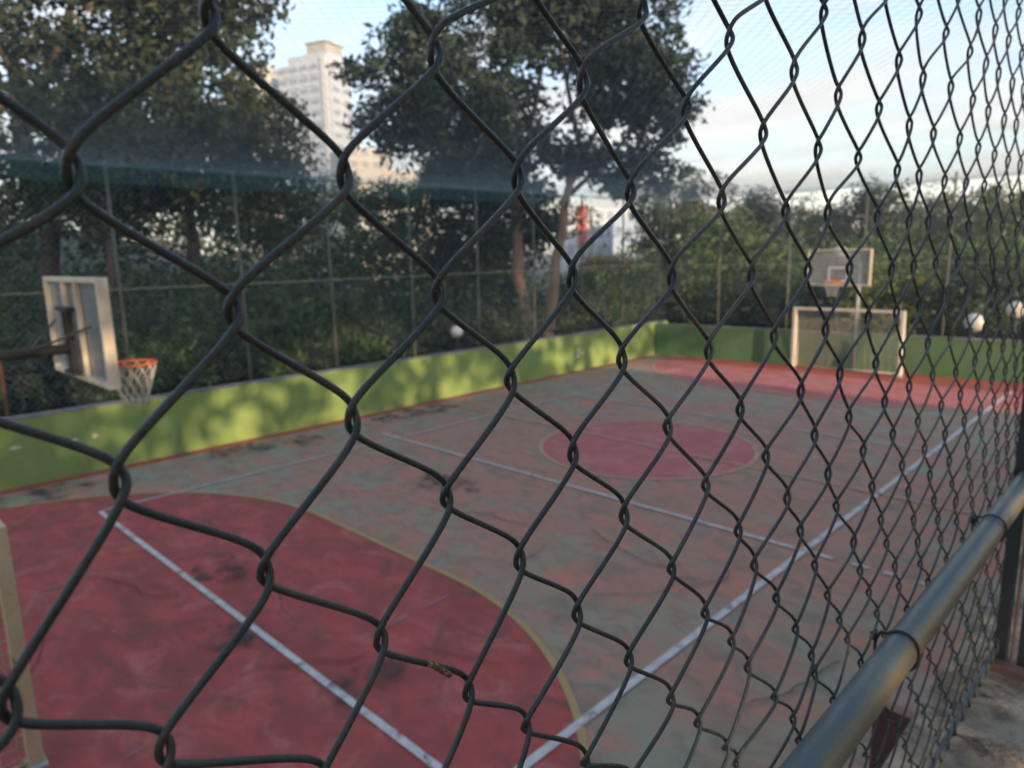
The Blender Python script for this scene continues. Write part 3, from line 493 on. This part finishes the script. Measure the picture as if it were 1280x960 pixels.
def tree(name, label, group, base, trunk_top, r0, lobes, ncl, per, crad, size, lm, bark=None, lean=(0, 0), seed=1, cat='tree', zb=None):
    """lobes: (dx, dy, z, rx, ry, rz, weight) ellipsoids of the crown relative to the base"""
    g = np.random.default_rng(seed); bx, by = base; z0 = float(terrain_h(np.array(bx), np.array(by)))-.1 if zb is None else zb
    t = empty(name, (bx, by, z0), label, cat, group); bark = bark or M_bark
    tw = np.array([l[6] for l in lobes], float); tw /= tw.sum(); ids = g.choice(len(lobes), ncl, p=tw); C = []
    for i in ids:
        l = lobes[i]; q = g.normal(size=3); q /= np.linalg.norm(q); q *= g.random()**.38; C.append((l[0]+q[0]*l[3], l[1]+q[1]*l[4], l[2]+q[2]*l[5]-z0))
    C = np.array(C); rad = crad*g.uniform(.55, 1.35, ncl)
    leaves('crown', C, per, rad, size, LM[lm], t, .7, seed)
    top = np.array((lean[0], lean[1], trunk_top-z0)); mb = MB(); n = 9
    wob = g.normal(size=(n, 2))*.012*(trunk_top-z0); wob[0] = 0
    mb.tube([np.array((top[0]*k/(n-1)+wob[k, 0], top[1]*k/(n-1)+wob[k, 1], top[2]*k/(n-1))) for k in range(n)], np.linspace(r0, r0*.5, n), 10)
    lb = MB()
    for l in lobes:
        c = np.array((l[0], l[1], l[2]-z0)); s = top*g.uniform(.75, 1); mid = (s+c)/2+np.array((0, 0, -.3)); lb.tube([s, mid, c, c+(c-s)*.25], [r0*.42, r0*.3, r0*.18, r0*.06], 7)
        near = np.argsort(np.linalg.norm(C-c, axis=1))[:9]
        for k in near[::2]: lb.tube([c, (c+C[k])/2+g.normal(size=3)*.15, C[k]], [r0*.15, r0*.09, .015], 5)
    mb.build('trunk', bark, t, True); lb.build('limbs', M_bark, t, True); return t
GT = 'tall trees behind the far side wall'
p = bear
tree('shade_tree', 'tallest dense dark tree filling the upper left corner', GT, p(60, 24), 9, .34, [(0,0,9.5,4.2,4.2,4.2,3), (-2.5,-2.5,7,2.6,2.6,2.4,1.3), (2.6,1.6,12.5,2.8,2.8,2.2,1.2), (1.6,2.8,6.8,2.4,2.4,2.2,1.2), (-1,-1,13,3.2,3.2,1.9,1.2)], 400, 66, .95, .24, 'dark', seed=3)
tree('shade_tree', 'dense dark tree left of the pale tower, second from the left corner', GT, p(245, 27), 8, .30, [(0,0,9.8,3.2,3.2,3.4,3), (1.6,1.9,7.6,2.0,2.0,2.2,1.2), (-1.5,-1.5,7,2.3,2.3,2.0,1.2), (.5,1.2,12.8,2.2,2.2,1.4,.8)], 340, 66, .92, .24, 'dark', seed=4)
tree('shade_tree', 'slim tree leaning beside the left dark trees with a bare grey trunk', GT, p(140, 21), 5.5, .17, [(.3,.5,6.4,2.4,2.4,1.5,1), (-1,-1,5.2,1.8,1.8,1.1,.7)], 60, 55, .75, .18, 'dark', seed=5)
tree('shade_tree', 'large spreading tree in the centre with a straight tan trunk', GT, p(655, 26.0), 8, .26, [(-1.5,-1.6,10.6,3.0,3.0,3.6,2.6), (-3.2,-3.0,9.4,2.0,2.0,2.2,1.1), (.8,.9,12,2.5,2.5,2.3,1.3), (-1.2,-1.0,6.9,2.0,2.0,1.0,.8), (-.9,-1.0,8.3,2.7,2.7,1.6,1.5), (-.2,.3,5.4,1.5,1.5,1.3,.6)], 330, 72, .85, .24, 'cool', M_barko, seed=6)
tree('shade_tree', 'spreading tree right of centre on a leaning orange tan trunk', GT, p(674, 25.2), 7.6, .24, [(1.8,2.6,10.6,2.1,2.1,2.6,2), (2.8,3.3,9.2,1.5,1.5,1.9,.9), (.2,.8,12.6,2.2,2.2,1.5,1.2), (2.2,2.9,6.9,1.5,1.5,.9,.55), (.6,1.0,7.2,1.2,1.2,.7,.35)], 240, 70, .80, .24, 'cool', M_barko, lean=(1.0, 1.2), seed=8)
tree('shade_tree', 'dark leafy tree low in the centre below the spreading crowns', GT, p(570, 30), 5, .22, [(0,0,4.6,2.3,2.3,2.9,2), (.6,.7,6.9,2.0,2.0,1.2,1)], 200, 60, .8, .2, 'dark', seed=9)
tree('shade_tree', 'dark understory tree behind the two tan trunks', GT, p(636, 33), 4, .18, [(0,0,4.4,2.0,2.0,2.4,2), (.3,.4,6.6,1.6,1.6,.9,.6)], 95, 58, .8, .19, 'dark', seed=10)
GM = 'mid-distance trees between the towers'
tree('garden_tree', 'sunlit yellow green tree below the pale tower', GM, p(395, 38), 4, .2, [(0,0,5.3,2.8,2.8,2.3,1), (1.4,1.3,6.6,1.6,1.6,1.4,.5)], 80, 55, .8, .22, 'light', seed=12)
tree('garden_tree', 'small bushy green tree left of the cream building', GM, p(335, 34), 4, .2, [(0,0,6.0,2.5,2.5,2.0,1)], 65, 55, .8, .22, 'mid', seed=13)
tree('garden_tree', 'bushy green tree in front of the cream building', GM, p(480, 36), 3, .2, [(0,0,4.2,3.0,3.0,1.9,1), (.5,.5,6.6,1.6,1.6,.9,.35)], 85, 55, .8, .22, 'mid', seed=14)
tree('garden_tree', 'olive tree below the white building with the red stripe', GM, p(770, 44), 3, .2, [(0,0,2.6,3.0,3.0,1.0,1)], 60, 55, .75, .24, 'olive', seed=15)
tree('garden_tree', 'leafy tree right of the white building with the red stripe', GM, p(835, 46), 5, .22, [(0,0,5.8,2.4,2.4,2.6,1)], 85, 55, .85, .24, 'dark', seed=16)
GR = 'trees on the skyline beyond the end wall'
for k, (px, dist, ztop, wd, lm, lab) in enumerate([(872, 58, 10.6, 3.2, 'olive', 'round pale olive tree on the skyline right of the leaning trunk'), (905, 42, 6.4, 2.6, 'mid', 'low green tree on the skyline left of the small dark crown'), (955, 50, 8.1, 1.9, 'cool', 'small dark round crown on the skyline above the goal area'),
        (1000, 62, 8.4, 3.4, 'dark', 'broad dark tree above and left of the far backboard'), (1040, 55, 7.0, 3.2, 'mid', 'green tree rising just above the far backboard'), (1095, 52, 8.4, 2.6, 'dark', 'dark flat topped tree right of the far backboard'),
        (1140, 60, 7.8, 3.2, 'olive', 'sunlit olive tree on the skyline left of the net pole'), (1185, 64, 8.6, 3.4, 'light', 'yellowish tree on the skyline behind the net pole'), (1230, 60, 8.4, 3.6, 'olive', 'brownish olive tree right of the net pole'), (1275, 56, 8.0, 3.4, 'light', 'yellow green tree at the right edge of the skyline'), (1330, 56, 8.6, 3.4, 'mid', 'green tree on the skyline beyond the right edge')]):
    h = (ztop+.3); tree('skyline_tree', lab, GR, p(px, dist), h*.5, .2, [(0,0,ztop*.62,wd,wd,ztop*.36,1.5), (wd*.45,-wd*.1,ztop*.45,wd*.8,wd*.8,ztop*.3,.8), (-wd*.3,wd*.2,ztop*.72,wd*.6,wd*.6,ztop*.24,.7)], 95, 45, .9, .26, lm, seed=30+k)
GS = 'shrubs growing along the walls'
sh = [(30, 18.5, 3.0, 1.5, 'dark'), (95, 19.5, 2.5, 1.6, 'dark'), (175, 19, 2.6, 1.5, 'mid'), (235, 20, 2.6, 1.5, 'dark'), (290, 19.5, 3.0, 1.4, 'mid'), (345, 20.5, 2.7, 1.5, 'mid'), (400, 20, 3.1, 1.5, 'mid'), (455, 21, 2.9, 1.5, 'mid'), (505, 21, 3.0, 1.5, 'dark'), (555, 22, 2.8, 1.5, 'dark'), (605, 22.5, 2.9, 1.4, 'dark'), (720, 24.5, 2.7, 1.6, 'dark'), (765, 25.5, 3.0, 1.6, 'mid'), (810, 27, 3.2, 1.6, 'dark'),
      (855, 27.5, 3.1, 1.6, 'dark'), (900, 28, 3.3, 1.6, 'mid'), (945, 28, 3.3, 1.6, 'dark'), (990, 28.5, 3.5, 1.6, 'mid'), (1035, 28, 3.2, 1.5, 'dark'), (1075, 28, 3.3, 1.5, 'dark'), (1110, 27.5, 3.2, 1.4, 'light'), (1140, 27, 3.6, 1.3, 'light'), (1180, 29, 3.6, 1.5, 'mid'), (1215, 28, 3.4, 1.5, 'dark'), (1250, 28, 3.5, 1.5, 'dark'), (1285, 28, 3.4, 1.5, 'mid')]
where = ['rusty brown post', 'near backboard', 'hoop net', 'second net post', 'second net post', 'yellow green tree', 'yellow green tree', 'cream building', 'cream building', 'small globe lamp', 'small globe lamp', 'leaning trunk', 'white building', 'corner of the two walls', 'corner of the two walls', 'skyline tree', 'dark end wall', 'far goal', 'far goal', 'far backboard', 'far goal post', 'far goal post', 'globe lamp', 'right globe lamp', 'right globe lamp', 'right edge']
adj = ['tall', 'low', 'rounded', 'leafy', 'thick', 'broad', 'dense', 'bushy', 'narrow', 'spreading', 'shady', 'ragged', 'upright', 'full', 'loose', 'tangled', 'drooping', 'thin', 'heavy', 'compact', 'bright', 'sunny', 'straggly', 'small', 'overgrown', 'wide']
for k, (px, dist, zt, wd, lm) in enumerate(sh):
    bb = R(44.67)-math.atan((px-640)/885.); dist = max(dist, min(15.3/math.sin(bb), 24.2/math.cos(bb)) + wd*1.9*(1.0 if px < 700 else 1.25))
    cn = {'dark': 'dark green', 'mid': 'green', 'light': 'yellow green'}[lm]; wall = 'lime wall' if px < 815 else 'end wall'
    tree('shrub', f'{adj[k]} {cn} shrub over the {wall} near the {where[k]}', GS, p(px, dist), 1.2, .07, [(0,0,zt*.5,wd,wd,zt*.52,1.4), (wd*.5,wd*.3,zt*.4,wd*.7,wd*.7,zt*.4,.8), (-wd*.5,-wd*.3,zt*.45,wd*.7,wd*.7,zt*.42,.8)], 62, 48, .55, .17, lm, seed=60+k, cat='shrub')
C = []
g = np.random.default_rng(15)
for k in range(270):
    px = g.uniform(-120, 560); d = g.uniform(31, 46); x, y = p(px, d); C.append((x, y, float(terrain_h(np.array(x), np.array(y)))+g.uniform(.5, 5.2)*(1 if px < 340 or px > 500 else .62)))
tag(leaves('thicket', C, 42, 1.1, .27, LM['mid'], None, .8, 76), 'tangled thicket behind the tall trees at the left', 'thicket')
# undergrowth and far woods, one mass each
g = np.random.default_rng(5); C = []
for k in range(520):
    px = g.uniform(-80, 850); bb = R(44.67)-math.atan((px-640)/885.); d = min(15.4/math.sin(bb), 24.4/math.cos(bb))+1.9+g.uniform(0, 1)*15; x, y = p(px, d); C.append((x, y, float(terrain_h(np.array(x), np.array(y)))+g.uniform(.2, 2.3)))
tag(leaves('undergrowth', C, 44, .9, .22, LM['mid'], None, .8, 77), 'dark tangled undergrowth on the slope beyond the lime wall', 'undergrowth')
C = []
for k in range(700):
    px = g.uniform(790, 1420); d = g.uniform(31, 80); x, y = p(px, d); C.append((x, y, g.uniform(.2, 4.2)))
tag(leaves('woodland', C, 42, 1.2, .3, LM['mid'], None, .8, 78), 'green woodland mass beyond the dark end wall', 'woodland')
C = []
for k in range(420):
    px = g.uniform(-150, 1500); d = g.uniform(95, 240); x, y = p(px, d); C.append((x, y, g.uniform(.5, 9.5)))
tag(leaves('distant_woods', C, 40, 4.2, 1.0, LM['olive'], None, .7, 79), 'distant wooded skyline beyond the trees and buildings', 'woodland')
# big trees standing behind the walkway; the low sun comes in under their crowns
for k, (x, y) in enumerate([(11, -13), (13, -6), (11.5, .5), (13, 7), (11, 14)]):
    tree('walkway_tree', 'tall shade tree standing behind the walkway', 'shade trees behind the walkway', (x, y), 9, .3, [(0,0,12.2,4.5,4.5,3.4,2.2), (-1,2,9.6,3.6,3.6,1.7,1), (1,-2.4,9.6,3.6,3.6,1.7,1), (0,.5,6.4,3.2,3.9,1.3,.5)], 165, 40, 1.2, .50, 'mid', seed=140+k, zb=2.8 if y < 16 else -.2)
tree('added_shade_shrub', 'leafy shrub added out of view to shade the fence', None, (5.4, -1.4), 3.6, .07, [(0,0,4.3,.8,2.6,1.5,1), (0,.4,3.4,.8,2.4,.8,.6)], 90, 50, .5, .14, 'mid', seed=190, cat='shrub', zb=2.87)  # added out of view to keep the low sun off the near fence

# ------------------------------------------------------------------ far buildings
M_bw = mat('pale_render', (.56, .58, .62), (.50, .52, .56), .3, .85); M_bc = mat('cream_render', (.58, .53, .43), (.52, .46, .37), .3, .85); M_bt = mat('tan_cap', (.46, .42, .35), rough=.85)
M_win = mat('window_glass', (.24, .26, .29), (.36, .37, .38), .6, .3); M_redp = mat('red_stripe', (.50, .06, .05), rough=.8); M_bl = mat('pale_blue_render', (.42, .50, .60), rough=.85); M_slab = mat('balcony_edge', (.66, .65, .62), rough=.85)
def block(name, label, px, dist, wd, dp, h, m, rot, floors, cols, win=(1.5, 1.3), extra=None, side=None):
    x, y = bear(px, dist); o = empty(name, (x, y, -.3), label, 'building'); o.rotation_euler.z = rot
    MB().box((-wd/2, -dp/2, 0), (wd/2, dp/2, h)).build('wall', m, o)
    fh = h/floors; proto = None
    for f in range(floors):
        for c in range(cols):
            cxp = -wd/2+wd*(c+.5)/cols
            if proto is None: proto = MB().box((-win[0]/2, -.06, -win[1]/2), (win[0]/2, .06, win[1]/2)).build('window', M_win, o); q = proto
            else: q = proto.copy(); COL.objects.link(q); q.parent = o
            q.location = (cxp, -dp/2-.03, fh*(f+.55))
        if side:
            for c in range(side):
                q = proto.copy(); COL.objects.link(q); q.parent = o; q.location = (wd/2+.03, -dp/2+dp*(c+.5)/side, fh*(f+.55)); q.rotation_euler.z = math.pi/2
    for f in range(1, floors):
        MB().box((-wd/2-.15, -dp/2-.25, fh*f-.12), (wd/2+.15, -dp/2-.065, fh*f+.12)).build('floor_band', M_slab, o)
    if extra: extra(o)
    return o
fr = lambda px: R(44.67) - math.atan((px-640)/885.)       # turn to face the court
def cap1(o):
    MB().box((-5.5, -4, 57.01), (8, 4, 59.2)).build('roof_storey', M_bw, o); MB().box((1, -3.6, 59.21), (7.5, 3.6, 61.8)).build('water_tank', M_bt, o); MB().box((.6, -4, 61.81), (8, 4, 62.3)).build('roof_slab', M_bt, o)
    MB().box((6.6, -5.1, 0), (8.4, -4.56, 58)).build('stair_strip', M_slab, o)
block('apartment_tower', 'tall pale apartment tower with stepped roof behind the left trees', 412, 215, 18, 9, 57.0, M_bw, fr(391)-.72, 19, 5, (2.7, 1.15), cap1, 2)
block('apartment_block', 'cream apartment block half hidden left of the pale tower, higher one', 346, 230, 14, 14, 58.7, M_bc, fr(322)+.4, 17, 4, (1.6, 1.3), None, 3)
block('apartment_block', 'cream apartment block left of the pale tower, lower one touching it', 374, 240, 12, 12, 55.5, M_bc, fr(352)+.4, 15, 3, (1.6, 1.3), None, 3)
block('apartment_block', 'sunlit cream block right of the pale tower behind the leaves', 462, 190, 12, 12, 31, M_bc, fr(450)+.4, 11, 4, (1.5, 1.3), None, 3)
block('apartment_block', 'cream building with many windows low behind the centre tree', 494, 120, 13, 10, 17.5, M_bc, fr(487)+.3, 6, 6, (1.3, 1.4), None, 3)
def stripe(o):
    MB().box((-4.9, -6.4, 5), (-3.3, -6.06, 12.2)).build('red_stripe', M_redp, o)
block('office_building', 'white building with a vertical red stripe right of the leaning trunk', 752, 130, 14, 12, 11.6, M_bw, fr(752)+.2, 4, 8, (1.0, 1.6), stripe, 4)
block('apartment_block', 'small pale blue building beside the red striped one', 787, 118, 5, 8, 9.4, M_bl, fr(787)+.1, 2, 3, (.9, 1.3))
# ------------------------------------------------------------------ thin evening haze
hz = MB().box((-330, -60, -12), (30, 330, 80)).build('haze', bpy.data.materials.new('haze_air')); tag(hz, kind='stuff')
mh = hz.data.materials[0]; mh.use_nodes = True; mh.node_tree.nodes.clear(); pv = mh.node_tree.nodes.new('ShaderNodeVolumePrincipled'); pv.inputs['Density'].default_value = .0010; pv.inputs['Color'].default_value = (.82, .9, 1, 1); pv.inputs['Anisotropy'].default_value = 0
oh = mh.node_tree.nodes.new('ShaderNodeOutputMaterial'); mh.node_tree.links.new(pv.outputs[0], oh.inputs['Volume'])
